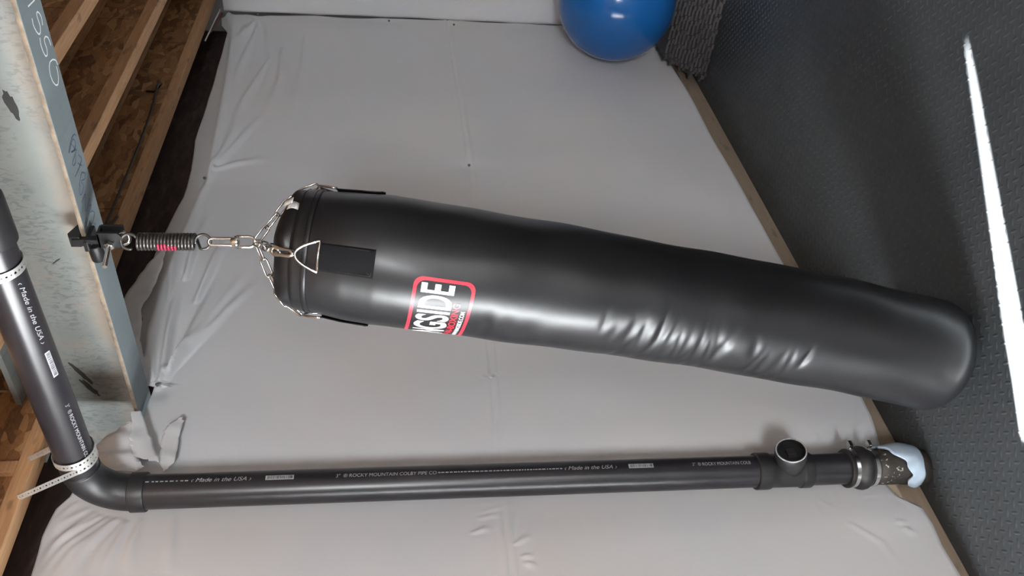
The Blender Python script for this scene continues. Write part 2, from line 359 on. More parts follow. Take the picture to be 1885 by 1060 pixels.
BLUE = [[(1.8001, 1.1102), (1.7929, 1.0991), (1.7696, 1.097), (1.7451, 1.1059), (1.7333, 1.1146), (1.7431, 1.1128), (1.7634, 1.1039), (1.7804, 1.1036), (1.7863, 1.1208), (1.7672, 1.1279), (1.748, 1.1212)], [(1.7592, 1.104), (1.7782, 1.1348)], [(1.7495, 1.1195), (1.7734, 1.1305)], [(1.7738, 1.1348), (1.7536, 1.1384), (1.7347, 1.1426), (1.7412, 1.1524), (1.7582, 1.1524), (1.7664, 1.1384)], [(1.7813, 1.1478), (1.7959, 1.1669), (1.7739, 1.1737), (1.7295, 1.1751)], [(1.7648, 1.1594), (1.7851, 1.181)], [(1.7908, 1.2048), (1.7727, 1.1899), (1.7384, 1.2037)], [(1.7908, 1.2048), (1.7801, 1.2149), (1.7537, 1.2013), (1.7631, 1.2207), (1.7464, 1.2294), (1.728, 1.2252), (1.7321, 1.2137), (1.7454, 1.2057)], [(1.725, 1.2434), (1.7647, 1.2393), (1.7265, 1.277), (1.7777, 1.2661)], [(1.7618, 1.2787), (1.7757, 1.2842), (1.7638, 1.2922)], [(1.7548, 1.2918), (1.7736, 1.3025)], [(1.739, 1.3043), (1.7364, 1.3177), (1.7555, 1.3228), (1.782, 1.3147), (1.7695, 1.2964)], [(1.7596, 1.329), (1.7687, 1.3405)]]
o = strokes('chalk_letters', WHITE, ZF - .0004, .0016, 'chalk', fl); o['label'] = 'white chalk letters'
o = strokes('marker_letters', BLUE, ZF - .0004, .0011, 'blue_ink', fl); o['label'] = 'blue marker handwriting'
def scuff(cy, cz, ly, lz, ang):
    n = 22; t = np.linspace(0, 2 * np.pi, n, endpoint=False); k = 1 + .22 * rng.standard_normal(n).clip(-1, 1)
    a = ly * np.cos(t) * k; b = lz * np.sin(t) * k; c, s = math.cos(ang), math.sin(ang)
    V = [(bw - .0048, cy + c * x - s * y, cz + s * x + c * y) for x, y in zip(a, b)]
    mesh('black_scuff', V, [tuple(range(n))], 'black_scuff', beam)
for a in ((1.005, 2.350, .040, .010, -.15), (1.845, 2.399, .052, .008, -.45), (1.905, 2.388, .040, .008, -.5), (1.44, 2.365, .016, .0018, .9)): scuff(*a)

# ------------------------------------------------------------------ wooden I-joists (chords + strand board web), cut at the beam
def joist(yc, x0, x1, joints, label, stiff=()):
    t = empty('wooden_joist', ((x0 + x1) / 2, yc, ZJ)); tag(t, label, 'joist', 'wooden joists under the ceiling')
    box('lower_chord', (x0, yc - .027, ZJ), (x1, yc + .027, ZJ + .040), 'lumber', t, .002)
    box('upper_chord', (x0, yc - .027, ZC - .042), (x1, yc + .027, ZC - .001), 'lumber', t, .002)
    xs = [x0] + list(joints) + [x1]
    for a, b in zip(xs[:-1], xs[1:]): box('web_panel', (a + .0025, yc - .005, ZJ + .038), (b - .0025, yc + .005, ZC - .04), 'osb', t)
    for a, b in stiff: box('stiffener_block', (a, yc - .025, ZJ + .041), (b, yc - .0055, ZC - .043), 'lumber', t, .002)
xr0, xl1 = bw + .006, bw - .006
joist(1.918, xr0, 4.66, (2.62, 3.95), 'joist on the far side of the beam, nearest the white sheet')
joist(1.513, xr0, 4.66, (3.30,), 'middle joist on the far side of the beam')
joist(1.175, xr0, 4.66, (2.62,), 'joist on the far side of the beam, farthest from the white sheet')
joist(1.918, -.4, xl1, (1.15,), 'joist above the bend of the black pipe, strap nailed to it', ((1.455, 1.492),))
joist(1.513, -.4, xl1, (.9,), 'joist on the near side of the beam, above the level black pipe')

# ------------------------------------------------------------------ white bed sheet stretched over the wall
FOLDS = dict(  # folds and sheet edges below traced from image pixels, unprojected to the wall plane
A=[[(2.966, 2.255), (3.195, 2.218), (3.536, 2.159)], [(2.982, 2.251), (3.292, 2.18), (3.518, 2.121)], [(3.006, 2.234), (3.24, 2.157), (3.434, 2.084)], [(2.966, 2.255), (3.024, 2.152), (3.064, 2.024)], [(4.38, 2.23), (4.171, 2.209), (3.969, 2.194)], [(4.379, 2.235), (4.215, 2.278), (4.067, 2.296)], [(4.381, 2.216), (4.175, 2.151), (4.016, 2.109)], [(4.209, 1.977), (3.951, 1.964), (3.73, 1.967), (3.292, 1.961)], [(4.323, 2.28), (4.132, 2.304), (4.001, 2.308)], [(4.264, 2.222), (3.863, 2.252), (3.57, 2.257)], [(3.934, 2.129), (3.5, 2.196), (3.069, 2.239)], [(4.236, 2.174), (3.884, 2.111), (3.47, 2.116)], [(4.415, 2.357), (4.223, 2.327), (3.927, 2.298)], [(4.06, 2.077), (3.725, 2.058), (3.378, 2.083)]],
B=[[(1.81, 2.232), (2.056, 2.242), (2.302, 2.255)], [(1.828, 2.223), (2.153, 2.248), (2.345, 2.256)], [(1.843, 2.215), (2.057, 2.176), (2.325, 2.115)], [(1.876, 2.21), (2.077, 2.154), (2.313, 2.086)], [(1.892, 2.2), (2.141, 2.115), (2.345, 2.038)], [(1.926, 2.189), (2.151, 2.078), (2.293, 1.986)], [(1.844, 2.249), (2.059, 2.303), (2.252, 2.323)], [(1.867, 2.226), (1.982, 2.183), (2.105, 2.111)], [(2.294, 2.236), (2.501, 2.235), (2.698, 2.208)], [(2.184, 2.183), (2.44, 2.151), (2.598, 2.097)], [(2.185, 2.269), (2.351, 2.285), (2.532, 2.292)]],
C=[[(1.378, 2.265), (1.29, 2.354), (1.209, 2.405)], [(1.384, 2.286), (1.309, 2.384), (1.236, 2.419)], [(1.372, 2.245), (1.274, 2.305), (1.205, 2.331)], [(1.367, 2.227), (1.281, 2.261), (1.202, 2.271)], [(1.406, 2.322), (1.369, 2.394), (1.324, 2.415)], [(1.431, 2.36), (1.38, 2.404), (1.338, 2.414)], [(1.361, 2.218), (1.243, 2.237), (1.2, 2.238)], [(1.395, 2.305), (1.321, 2.371), (1.253, 2.403)], [(1.371, 2.252), (1.28, 2.328), (1.207, 2.365)], [(1.368, 2.185), (1.289, 2.194), (1.198, 2.185)], [(1.373, 2.105), (1.284, 2.099), (1.192, 2.085)]],
D=[[(1.369, 1.297), (1.385, 1.27), (1.395, 1.247)], [(1.341, 1.295), (1.357, 1.258), (1.366, 1.225), (1.353, 1.206)], [(1.395, 1.247), (1.377, 1.233), (1.357, 1.219)], [(1.337, 1.215), (1.282, 1.232), (1.237, 1.243), (1.148, 1.256)], [(1.226, 1.224), (1.243, 1.203), (1.258, 1.181)], [(1.192, 1.208), (1.19, 1.178)], [(1.174, 1.204), (1.159, 1.175)], [(1.319, 1.313), (1.33, 1.275), (1.325, 1.238)], [(1.27, 1.331), (1.285, 1.301), (1.276, 1.28)]],
E=[[(1.363, .325), (1.328, .329), (1.297, .325)], [(1.368, .298), (1.328, .321)], [(1.337, .329), (1.318, .312), (1.296, .301)], [(1.363, .274), (1.326, .284), (1.3, .303)], [(1.346, .192), (1.354, .152), (1.356, .112)], [(1.369, .333), (1.32, .352), (1.275, .353)], [(1.356, .103), (1.326, .075), (1.285, .05)], [(1.256, .136), (1.246, .108)], [(1.234, .125), (1.205, .094)], [(1.254, .281), (1.19, .212), (1.106, .188)], [(1.577, .073), (1.504, .096), (1.474, .119)], [(1.572, .254), (1.51, .269)]],
)
TOPX = [.62, 1.21, 1.344, 1.42, 1.452, 1.53, 1.60, 1.655, 1.685, 1.825, 1.838, 1.90, 2.00, 2.175, 2.264, 2.409, 2.569, 2.685, 2.847, 3.042, 3.275, 3.554, 3.922, 4.245, 4.35, 4.44]
TOPZ = [2.42, 2.429, 2.429, 2.412, 2.385, 2.36, 2.335, 2.29, 2.245, 2.245, 2.335, 2.37, 2.39, 2.399, 2.379, 2.388, 2.381, 2.369, 2.344, 2.346, 2.372, 2.365, 2.367, 2.367, 2.41, 2.42]
BOTX = [.62, 1.082, 1.171, 1.242, 1.30, 1.34, 1.40, 1.462, 1.529, 1.633, 1.71, 2.414, 3.446, 4.178, 4.44]
BOTZ = [.033, .033, .038, .031, .034, .085, .10, .08, .058, .044, .042, .067, .082, .100, .10]
def seg_dist(X, Z, poly):
    best = np.full(X.shape, 9.0); tt = np.zeros(X.shape); acc = 0; L = sum(math.dist(a, b) for a, b in zip(poly[:-1], poly[1:]))
    for a, b in zip(poly[:-1], poly[1:]):
        d = np.array(b) - a; l = np.hypot(*d); t = np.clip(((X - a[0]) * d[0] + (Z - a[1]) * d[1]) / l ** 2, 0, 1)
        q = np.hypot(X - a[0] - t * d[0], Z - a[1] - t * d[1]); m = q < best; best[m] = q[m]; tt[m] = ((acc + t * l) / L)[m]; acc += l
    return best, tt
def smooth_noise(X, Z, sx, sz, seed):
    r = np.random.default_rng(seed); out = 0
    for k in range(7):
        a, b, p = r.normal(0, 1 / sx), r.normal(0, 1 / sz), r.uniform(0, 6.28); out = out + np.sin(a * X + b * Z + p)
    return out / 3.2
def sheet_disp(X, Z):
    D = .006 * smooth_noise(X, Z, .34, .30, 3) + .0016 * smooth_noise(X, Z, .07, .10, 5)
    spec = dict(A=(.017, .016), B=(.022, .0125), C=(.016, .012), D=(.0075, .0075), E=(.0055, .0085))
    r = np.random.default_rng(2)
    for g, L in FOLDS.items():
        A, w = spec[g]
        for k, poly in enumerate(L):
            d, t = seg_dist(X, Z, poly); s = A * r.uniform(.6, 1.15); ww = w * (.6 + .9 * t)
            env = np.clip(t / .06, 0, 1) ** .5 * np.clip((1 - t) / .55, 0, 1)
            D += s * env * (np.exp(-(d / ww) ** 2) - .25 * np.exp(-(d / (2.6 * ww)) ** 2))
    # double stitched seam across the sheet
    zs = 1.233 + .012 * np.sin(X * 1.7)
    for dz, a in ((-.012, .0035), (.012, .0035), (0, -.0025)): D += a * np.exp(-((Z - zs - dz) / .0065) ** 2)
    # pulled in at the pins
    for px, pz in ((4.413, 2.231), (4.395, 1.556), (4.379, 1.213), (3.007, 1.224), (2.886, 2.261), (1.806, 2.226)):
        D -= .010 * np.exp(-(((X - px) ** 2 + (Z - pz) ** 2) / .035 ** 2))
    # hem folded back along the top on the right of the beam
    hx = [1.9, 2.294, 2.596, 2.912, 3.235, 3.509, 4.012, 4.221, 4.411]; hz = [2.30, 2.307, 2.288, 2.261, 2.278, 2.289, 2.322, 2.348, 2.392]
    h = np.interp(X, hx, hz); m = (X > 1.86)
    D += np.where(m, .011 * np.exp(-((Z - h + .010) / .013) ** 2) - .05 * np.clip((Z - h) / .08, 0, 1.3) ** .8, 0)
    # left of the beam the cloth rolls back over the top
    D += np.where(X < 1.66, -.06 * np.clip((Z - 2.33) / .1, 0, 1) ** 1.5, 0)
    # bows out gently between the fixings and lies flat at the foot
    D += .012 * np.sin(np.pi * np.clip((Z - .05) / 2.3, 0, 1)) + .010 * np.exp(-(((X - 1.31) / .10) ** 2 + ((Z - .20) / .17) ** 2))
    near = np.exp(-((X - 1.42) / .13) ** 2); D = D * (1 - near) + np.minimum(D * .3 - .018, -.016) * near
    return D
nx, nz = 620, 330
xg = np.concatenate([np.linspace(.86, 2.45, 380), np.linspace(2.45, 4.44, 241)[1:]]); tz = np.linspace(0, 1, nz) ** .92
Xg = np.repeat(xg[:, None], nz, 1); top = np.interp(xg, TOPX, TOPZ) + .0012 * np.sin(xg * 23); bot = np.interp(xg, BOTX, BOTZ)
Zg = bot[:, None] + (top - bot)[:, None] * tz[None, :]
Dg = sheet_disp(Xg, Zg)
# corner scallops: the sheet pulls away from the corner between pins
Xs = Xg + np.where(Xg > 4.2, (Xg - 4.2) / .24 * (-.010 * np.abs(np.sin((Zg - 1.213) * np.pi / .36))), 0)
sheet = empty('wall_sheet', (2.5, YW, .04)); tag(sheet, 'large white bed sheet stretched over the wall behind the black bag', 'sheet')
P = np.stack([Xs, YW - .004 - Dg, Zg], -1)
so = grid('cloth', P[:, ::-1], 'sheet', sheet); solidify(so, .0012, 0)
# torn ends of the sheet tucked round the beam
def flap(name, pts, y, seed, amp=.008, lean=0.0):
    """ragged patch of cloth: outline in (x, z), crumpled in y"""
    r = np.random.default_rng(seed); bm = bmesh.new(); P = []
    for (a, b), (c, d) in zip(pts, pts[1:] + pts[:1]):
        for t in np.linspace(0, 1, 7)[:-1]: P.append((a + (c - a) * t + r.normal(0, .0016), b + (d - b) * t + r.normal(0, .0016)))
    bm.faces.new([bm.verts.new((x, y, z)) for x, z in P]); bmesh.ops.triangulate(bm, faces=bm.faces)
    bmesh.ops.subdivide_edges(bm, edges=bm.edges, cuts=5, use_grid_fill=True); zc = sum(p[1] for p in P) / len(P)
    W_ = [(r.normal(0, 45), r.normal(0, 45), r.uniform(0, 6), r.uniform(.4, 1)) for _ in range(6)]
    for v in bm.verts:
        h = sum(k * math.sin(a * v.co.x + b * v.co.z + c) for a, b, c, k in W_) / 2; v.co.y += amp * h + lean * (v.co.z - zc)
    me = bpy.data.meshes.new(name); bm.to_mesh(me); bm.free(); me.materials.append(MT['sheet']); me.polygons.foreach_set('use_smooth', [True] * len(me.polygons))
    o = bpy.data.objects.new(name, me); COL.objects.link(o); o.parent = sheet; o.matrix_parent_inverse = Matrix.Translation(-sheet.location); solidify(o, .0012, 0); return o
flap('torn_flap', [(1.628, 2.174), (1.655, 2.158), (1.675, 2.136), (1.662, 2.126), (1.60, 2.128), (1.517, 2.122), (1.485, 2.146), (1.515, 2.164), (1.575, 2.172)], 1.950, 1, .0035, .06)
flap('torn_flap', [(1.669, 2.264), (1.678, 2.240), (1.60, 2.203), (1.509, 2.160), (1.512, 2.185), (1.525, 2.228), (1.565, 2.246), (1.62, 2.252)], 1.930, 2, .005, -.2)
flap('torn_flap', [(1.558, 2.340), (1.60, 2.336), (1.650, 2.300), (1.662, 2.262), (1.56, 2.238), (1.52, 2.212), (1.488, 2.196), (1.482, 2.245), (1.50, 2.30)], 1.950, 3, .008, .2)
flap('hanging_fold', [(1.835, 2.350), (1.90, 2.385), (2.03, 2.392), (2.17, 2.392), (2.32, 2.355), (2.42, 2.31), (2.28, 2.30), (2.10, 2.325), (1.96, 2.300), (1.85, 2.260)], 1.925, 4, .003, .1)
# sheet on the end wall
yv = np.linspace(.4, YW - .01, 150); zv = np.linspace(.09, 2.41, 260); Yg, Zh = np.meshgrid(yv, zv, indexing='ij')
De = .006 * smooth_noise(Yg, Zh, .3, .3, 11) + .0016 * smooth_noise(Yg, Zh, .06, .1, 12)
sc = .012 * np.abs(np.sin((Zh - 1.213) * np.pi / .36)); Ye = Yg + np.where(Yg > 1.8, (Yg - 1.8) / .17 * sc * -.2, 0)
es = tag(solidify(grid('wall_sheet', np.stack([XE - De, Ye, Zh], -1), 'sheet'), .0012, 0), 'white bed sheet covering the end wall beyond the corner seam, behind the blue ball', 'sheet')
es.location = (0, 0, 0)
for k, (px, py, pz) in enumerate(((4.40, YW - .016, 2.231), (4.385, YW - .016, 1.556), (4.37, YW - .016, 1.213), (3.007, YW - .018, 1.224), (2.886, YW - .018, 2.261), (1.806, YW - .018, 2.226), (2.088, YW - .018, 2.330))):
    lathe('pin', [(.001, .004), (.0045, .004), (.006, -.001), (.006, -.003), (.003, -.005), (.0005, -.0055)], (px, py - .006, pz), (0, 1, 0), 'pin', sheet, 12)

# ================================================================== PIPES
VX, VY, R0 = 1.407, 1.930, .0452
def hp(Y): t = (VY - Y) / 1.2; return np.array([VX + .095 * t, Y, 2.308 + .058 * t])
pipe = empty('drain_pipe', (VX, VY, 0)); tag(pipe, 'black plastic drain pipe bending down the wall beside the bag', 'pipe')
def cyl(name, a, b, r, mat, parent, seg=48):
    a, b = np.array(a, float), np.array(b, float); L = np.linalg.norm(b - a)
    return lathe(name, [(r - .002, 0), (r, .002), (r, L - .002), (r - .002, L)], a, b - a, mat, parent, seg)
zt = 2.295
down = cyl('downpipe', (VX, VY, .242), (VX, VY, 2.205), R0, 'abs', pipe)
hdir = hp(1.0) - hp(1.8); hdir /= np.linalg.norm(hdir)
level = cyl('level_pipe', hp(1.83), hp(-.3), R0, 'abs', pipe)
# long-sweep elbow
e0 = hp(1.83); e1 = np.array([VX, VY, 2.195]); n = 26; u = np.linspace(0, 1, n)[:, None]
c1 = e0 - hdir * .062; c2 = e1 + np.array([0, 0, .060])
ep = (1 - u) ** 3 * e0 + 3 * (1 - u) ** 2 * u * c1 + 3 * (1 - u) * u ** 2 * c2 + u ** 3 * e1
tube('elbow', ep, .0475, 'abs_fit', pipe, 40)
lathe('elbow_hub', [(.046, 0), (.0505, .001), (.0515, .004), (.0515, .038), (.049, .040), (.046, .0405)], (VX, VY, 2.168), (0, 0, 1), 'abs_fit', pipe, 44)
lathe('pipe_coupling', [(.046, 0), (.0525, .001), (.0535, .006), (.0535, .10), (.0525, .105), (.046, .106)], hp(1.160), hdir, 'abs_fit', pipe, 44)
# lower fittings: socket, clean-out tee, spigot
lathe('tee_body', [(.046, 0), (.0500, .001), (.0515, .004), (.0515, .030), (.048, .034), (.0475, .100), (.0475, .118), (.0515, .124), (.0525, .132), (.0525, .162), (.050, .165), (.046, .166)], (VX, VY, .354), (0, 0, 1), 'abs_fit', pipe, 48)
ta = np.array([.03, -.97, .22]); ta /= np.linalg.norm(ta); tb = np.array([VX, VY, .414])
tee = lathe('tee_branch', [(.030, 0), (.041, .02), (.0435, .05), (.0435, .062), (.0445, .064), (.0445, .088), (.0435, .0905), (.0385, .0905), (.0380, .068)], tb, ta, 'abs_fit', pipe, 44, cap=False)
lathe('rim', [(.0386, .0900), (.0395, .0922), (.0422, .0922), (.0428, .0905)], tb, ta, 'white_print', tee, 44, cap=False)
lathe('cleanout_plug', [(.0381, .066), (.0381, .074), (.030, .075), (.0005, .0755)], tb, ta, 'abs_fit', tee, 40, cap=False)
uu = np.cross(ta, [0, 0, 1]); uu /= np.linalg.norm(uu); vv = np.cross(uu, ta); V = []
for h in (.074, .087):
    for a, b in ((-1, -1), (1, -1), (1, 1), (-1, 1)): V.append(tb + ta * h + uu * a * .0125 + vv * b * .0125)
bevel(mesh('plug_square', V, [(0, 3, 2, 1), (4, 5, 6, 7), (0, 1, 5, 4), (1, 2, 6, 5), (2, 3, 7, 6), (3, 0, 4, 7)], 'rubber', tee), .002)
# rubber coupling with steel band clamps, iron stub and blue foam collar at the floor
coup = lathe('rubber_coupling', [(.046, 0), (.0525, .001), (.0545, .004), (.0530, .008), (.0530, .020), (.0560, .024), (.0610, .032), (.0630, .042), (.0610, .052), (.0560, .060), (.0535, .064), (.0535, .076), (.0560, .080), (.0560, .086), (.0530, .089), (.046, .0895)], (VX, VY, .156), (0, 0, 1), 'rubber', pipe, 48)
for z in (.162, .221):
    cl = lathe('band_clamp', [(.0538, 0), (.0548, .0005), (.0548, .0115), (.0538, .012)], (VX, VY, z), (0, 0, 1), 'chrome', coup, 48, cap=False)
    box('clamp_screw', (VX + .035, VY - .058, z + .001), (VX + .055, VY - .040, z + .011), 'chrome', cl, .001)
sp_ = np.array([(VX, VY, .166), (VX, VY, .13), (VX, VY, .08), (VX, VY + .004, .03), (VX, VY + .006, .002)])
tube('iron_stub', sp_, [.049, .0505, .0515, .052, .053], 'iron', pipe, 40)
# pale foam scrap wrapped round the foot of the stub, higher on its right side
u_ = np.linspace(-1, 1, 44); v_ = np.linspace(0, 1, 18); Q = np.zeros((44, 18, 3))
va = unit((-VX, -VY, 0)); vb = np.array([-va[1], va[0], 0]); vb = vb if vb[0] > 0 else -vb
for i, a in enumerate(u_):
    t = math.radians(28 + 92 * a); topz = .066 + .066 / (1 + math.exp(-6 * (a - .05))) + .005 * math.sin(a * 14)
    for j, b in enumerate(v_):
        rr = .0545 + .005 * math.sin(math.pi * b) + .0015 * math.sin(9 * a + 6 * b); c = np.array([VX, VY, .034 + (topz - .030) * b])
        Q[i, j] = c + rr * (math.cos(t) * va + math.sin(t) * vb)
solidify(grid('foam_collar', Q, 'blue_foam', pipe), .008, -1)
# printing on the pipes: (along, up) laid on the cylinder
def print_on(name, V, F, origin, along, n0, upd, parent, mat='white_print', r=R0 + .0005):
    out = []
    for s, h in V:
        a = h / r; out.append(tuple(np.asarray(origin) + np.asarray(along) * s + r * (math.cos(a) * np.asarray(n0) + math.sin(a) * np.asarray(upd))))
    return mesh(name, out, F, mat, parent)
vv0 = unit((-VX, -VY, 0)); vr = np.array([-vv0[1] * 1, vv0[0], 0]);
if vr[0] < 0: vr = -vr
a = math.radians(27); nV = math.cos(a) * vv0 + math.sin(a) * vr; uV = -math.sin(a) * vv0 + math.cos(a) * vr
dn = np.array([0, 0, -1.])
def run(origin_fn, along, n0, up, items, parent):
    for kind, s0, s1, arg in items:
        L = s1 - s0; org = origin_fn(s0)
        if kind == 'made': V, F, _ = text_flat('‹ Made in the USA ›', .0125, L, .35)
        elif kind == 'text': V, F, _ = text_flat(arg, .0105, L, .12 if 'PIPE' in arg else 0, 0)
        elif kind == 'bar':
            parts = [rect_flat(0, -.001, L, .0018), rect_flat(0, .0105, L, .0125), rect_flat(0, -.001, .004, .0125), rect_flat(L - .004, -.001, L, .0125)]; r = random.Random(4); x = .005
            while x < L - .006:
                w = r.choice((.001, .0018, .003)); parts.append(rect_flat(x, .001, x + w, .011)); x += w + r.choice((.0008, .0014))
            V, F = join(parts)
        else:
            parts = []; r = random.Random(int(s0 * 1000)); x = 0
            while x < L:
                w = r.uniform(.003, .010); parts.append(rect_flat(x, .003, min(x + w, L), .0062)); x += w + r.uniform(.002, .008 if arg == 'sparse' else .0035)
            V, F = join(parts)
        o = print_on({'made': 'origin_lettering', 'text': 'maker_lettering', 'bar': 'barcode', 'dash': 'fine_print'}[kind], V, F, org, along, n0, up, parent)
Z0 = 2.165
run(lambda s: np.array([VX, VY, Z0 - s]), dn, nV, uV, [('dash', 0, .105, 'sparse'), ('made', .113, .262, 0), ('bar', .298, .370, 0), ('text', .478, .742, '3"  ® ROCKY MOUNTAIN COLBY PIPE CO'), ('dash', .746, 1.085, ''),
    ('made', 1.09, 1.236, 0), ('bar', 1.270, 1.340, 0), ('text', 1.452, 1.622, '3"  ® ROCKY MOUNTAIN COLB')], down)
al = -hdir; c0 = hp(1.3); vh = -c0 + np.array([0, 0, 1.535]); vh = unit(vh - al * (vh @ al)); pu = unit(np.cross(vh, al));
if pu[2] > 0: pu = -pu
a = math.radians(24); nH = math.cos(a) * vh + math.sin(a) * pu; uH = -math.sin(a) * vh + math.cos(a) * pu
run(lambda s: hp(1.245) + al * s, al, nH, uH, [('made', 0, .165, 0), ('bar', .19, .262, 0), ('text', .350, .550, '3"  ® ROCKY MOUNTAIN COLBY')], level)

# perforated steel hanger straps
def strap(name, path, wdir, label, width=.019, pitch=.0095, mat='galv'):
    path = np.array(path, float); sl = np.concatenate([[0], np.cumsum(np.linalg.norm(np.diff(path, axis=0), axis=1))]); L = sl[-1]; wdir = np.array(wdir, float)
    if wdir.ndim == 1: wdir = np.repeat(wdir[None], len(path), 0)
    def pt(s, w):
        p = np.array([np.interp(s, sl, path[:, k]) for k in range(3)]); d = np.array([np.interp(s, sl, wdir[:, k]) for k in range(3)]); return p + d * w
    V, F = [], []; ncell = int(L / pitch)
    sq = [(-1, -1), (0, -1), (1, -1), (1, 0), (1, 1), (0, 1), (-1, 1), (-1, 0)]
    for c in range(ncell):
        sc = (c + .5) * L / ncell; rad = .0030 if c % 2 == 0 else .0019; k = len(V); hw = L / ncell / 2
        for a, b in sq: V.append(pt(sc + a * hw, b * width / 2))
        for a, b in sq: q = math.hypot(a, b); V.append(pt(sc + a / q * rad, b / q * rad))
        F += [(k + i, k + (i + 1) % 8, k + 8 + (i + 1) % 8, k + 8 + i) for i in range(8)]
    o = mesh(name, V, F, mat); bm = bmesh.new(); bm.from_mesh(o.data); bmesh.ops.remove_doubles(bm, verts=bm.verts, dist=1e-5); bmesh.ops.recalc_face_normals(bm, faces=bm.faces); bm.to_mesh(o.data); bm.free()
    solidify(o, .0011, 0); tag(o, label, 'strap'); return o
def ring(center, ax, r, a0, a1, n, lean=0.0):
    ax = unit(ax); s = unit(np.cross(ax, (0, 0, 1))); t = np.cross(s, ax)           # s: sideways, t: up-ish
    return [np.asarray(center) + r * (math.cos(q) * s + math.sin(q) * t) + ax * lean * i / n for i, q in enumerate(np.linspace(a0, a1, n + 1))], [ax] * (n + 1)
# strap by the elbow: from the joist chord, under the pipe and back up to the chord
p1, w1 = ring(hp(1.765), al, R0 + .0045, math.radians(80), math.radians(-520), 84, .030)
tail = [np.array(p1[-1]) * (1 - t) + np.array([1.372, 1.889, 2.460]) * t for t in np.linspace(.02, 1, 24)]
head = [np.array([1.49, 1.888, 2.470]) * (1 - t) + np.array(p1[0]) * t for t in np.linspace(0, .98, 12)]
strap('hanger_strap', head + p1 + tail, al, 'perforated galvanised strap looped round the black pipe at its elbow')
# one strap on the level pipe further from the wall
p2, w2 = ring(hp(1.205), al, R0 + .003, math.radians(85), math.radians(-265), 50, .020)
strap('hanger_strap', p2, al, 'perforated galvanised strap round the level black pipe near the beam clamp', .020)

# ================================================================== PUNCHING BAG
AX = np.array([[1.632, 1.305, 1.745], [1.602, 1.330, 1.490], [1.597, 1.352, 1.315], [1.590, 1.380, 1.139], [1.583, 1.437, .868], [1.561, 1.494, .517], [1.528, 1.540, .226], [1.492, 1.578, .006]])
ax_pts = AX.copy(); tt = np.concatenate([[0], np.cumsum(np.linalg.norm(np.diff(ax_pts, axis=0), axis=1))]); BL = tt[-1]
cf = [np.polyfit(tt, ax_pts[:, k], 4) for k in range(3)]
def axis_at(s): return np.stack([np.polyval(c, s) for c in cf], -1)
def axis_dir(s): d = np.stack([np.polyval(np.polyder(c), s) for c in cf], -1); return d / np.linalg.norm(d, axis=-1)[..., None]
V0 = np.array([-.775, -.632, 0]); RT = np.array([.632, -.775, 0])
def bag_r(s):
    r = np.interp(s, [0, .02, .06, .11, .18, .30, .45, .7, 1.0, 1.3, 1.6, BL], [.1385, .1405, .147, .153, .1575, .1565, .1545, .1545, .152, .1525, .1535, .154])
    h = np.clip((BL - s) / .095, 0, 1); return r * (1 - (1 - h) ** 2.6) ** .5
CRE = [(rng.uniform(.71, 1.28), rng.uniform(-62, -18), rng.uniform(10, 30), rng.uniform(-.00045, .00075), rng.uniform(.006, .013), rng.uniform(.0012, .0036)) for _ in range(38)]
def bag_disp(s, ph):
    """small dents: creases on the left flank, a softly lumpy fill"""
    d = .0012 * np.sin(s * 9 + ph * 2) + .0010 * np.sin(s * 17 - ph * 3 + 1) + .0008 * np.sin(s * 31 + ph)
    pd = np.degrees(ph)
    for c, p0, pw, sl, w, a in CRE: d = d - a * np.exp(-((s - c - sl * (pd - p0)) / w) ** 2 - ((pd - p0) / pw) ** 2)
    for c, p0, pw, sl, w, a in CRE[:16]: d = d - .6 * a * np.exp(-((s - c * .35 - .14) / (w * 1.6)) ** 2 - ((pd + 55) / 16) ** 2) * (s > .35)
    d = d * np.clip((BL - .05 - s) / .15, 0, 1) * np.clip((s - .03) / .1, 0, 1)
    return d
def bag_pt(s, ph, off=0.0):
    s = np.asarray(s, float); ph = np.asarray(ph, float); s, ph = np.broadcast_arrays(s, ph)
    C = axis_at(s); T = axis_dir(s); A = V0 - T * (T @ V0)[..., None]; A /= np.linalg.norm(A, axis=-1)[..., None]; B = np.cross(A, T); B *= np.sign((B @ RT))[..., None]
    r = bag_r(s) + bag_disp(s, ph) + off
    return C + r[..., None] * (np.cos(ph)[..., None] * A + np.sin(ph)[..., None] * B)
bag = empty('punching_bag', tuple(AX[-1])); tag(bag, 'long black vinyl punching bag hanging askew with its foot on the floor', 'punching bag')
sv = np.concatenate([np.linspace(0, BL - .1, 380), BL - .1 * np.cos(np.linspace(0, np.pi / 2, 40))[1:] ** 1.0])
ph = np.linspace(0, 2 * np.pi, 160, endpoint=False); phs = np.where(ph > np.pi, ph - 2 * np.pi, ph)
Pb = bag_pt(sv[:, None], phs[None, :]); zmin = Pb[..., 2].min(); LIFT = .0015 - zmin
for c in (cf[2],): c[-1] += LIFT
Pb = bag_pt(sv[:, None], phs[None, :])
body = grid('body', Pb, 'vinyl', bag, wrap=True)
# gathered top above the hem
up0 = -axis_dir(np.array(0.0)); hs = np.linspace(0, 1, 26); Dm = np.zeros((26, 160, 3))
for i, h in enumerate(hs):
    r = .1365 * (1 - h ** 2.3) ** .75 + .004; z = .060 * (h ** .8)
    base = bag_pt(np.zeros(160), phs, 0); C = axis_at(np.array(0.0))
    wob = 1 + .035 * math.sin(math.pi * h) * np.sin(phs * 5 + .7) + .02 * math.sin(math.pi * h) * np.sin(phs * 11)
    Dm[i] = C + (base - C) / .1385 * (r * wob)[:, None] + up0 * z * (1 + .05 * np.sin(phs * 4))[:, None]
grid('gathered_top', Dm[::-1], 'vinyl', bag, wrap=True)
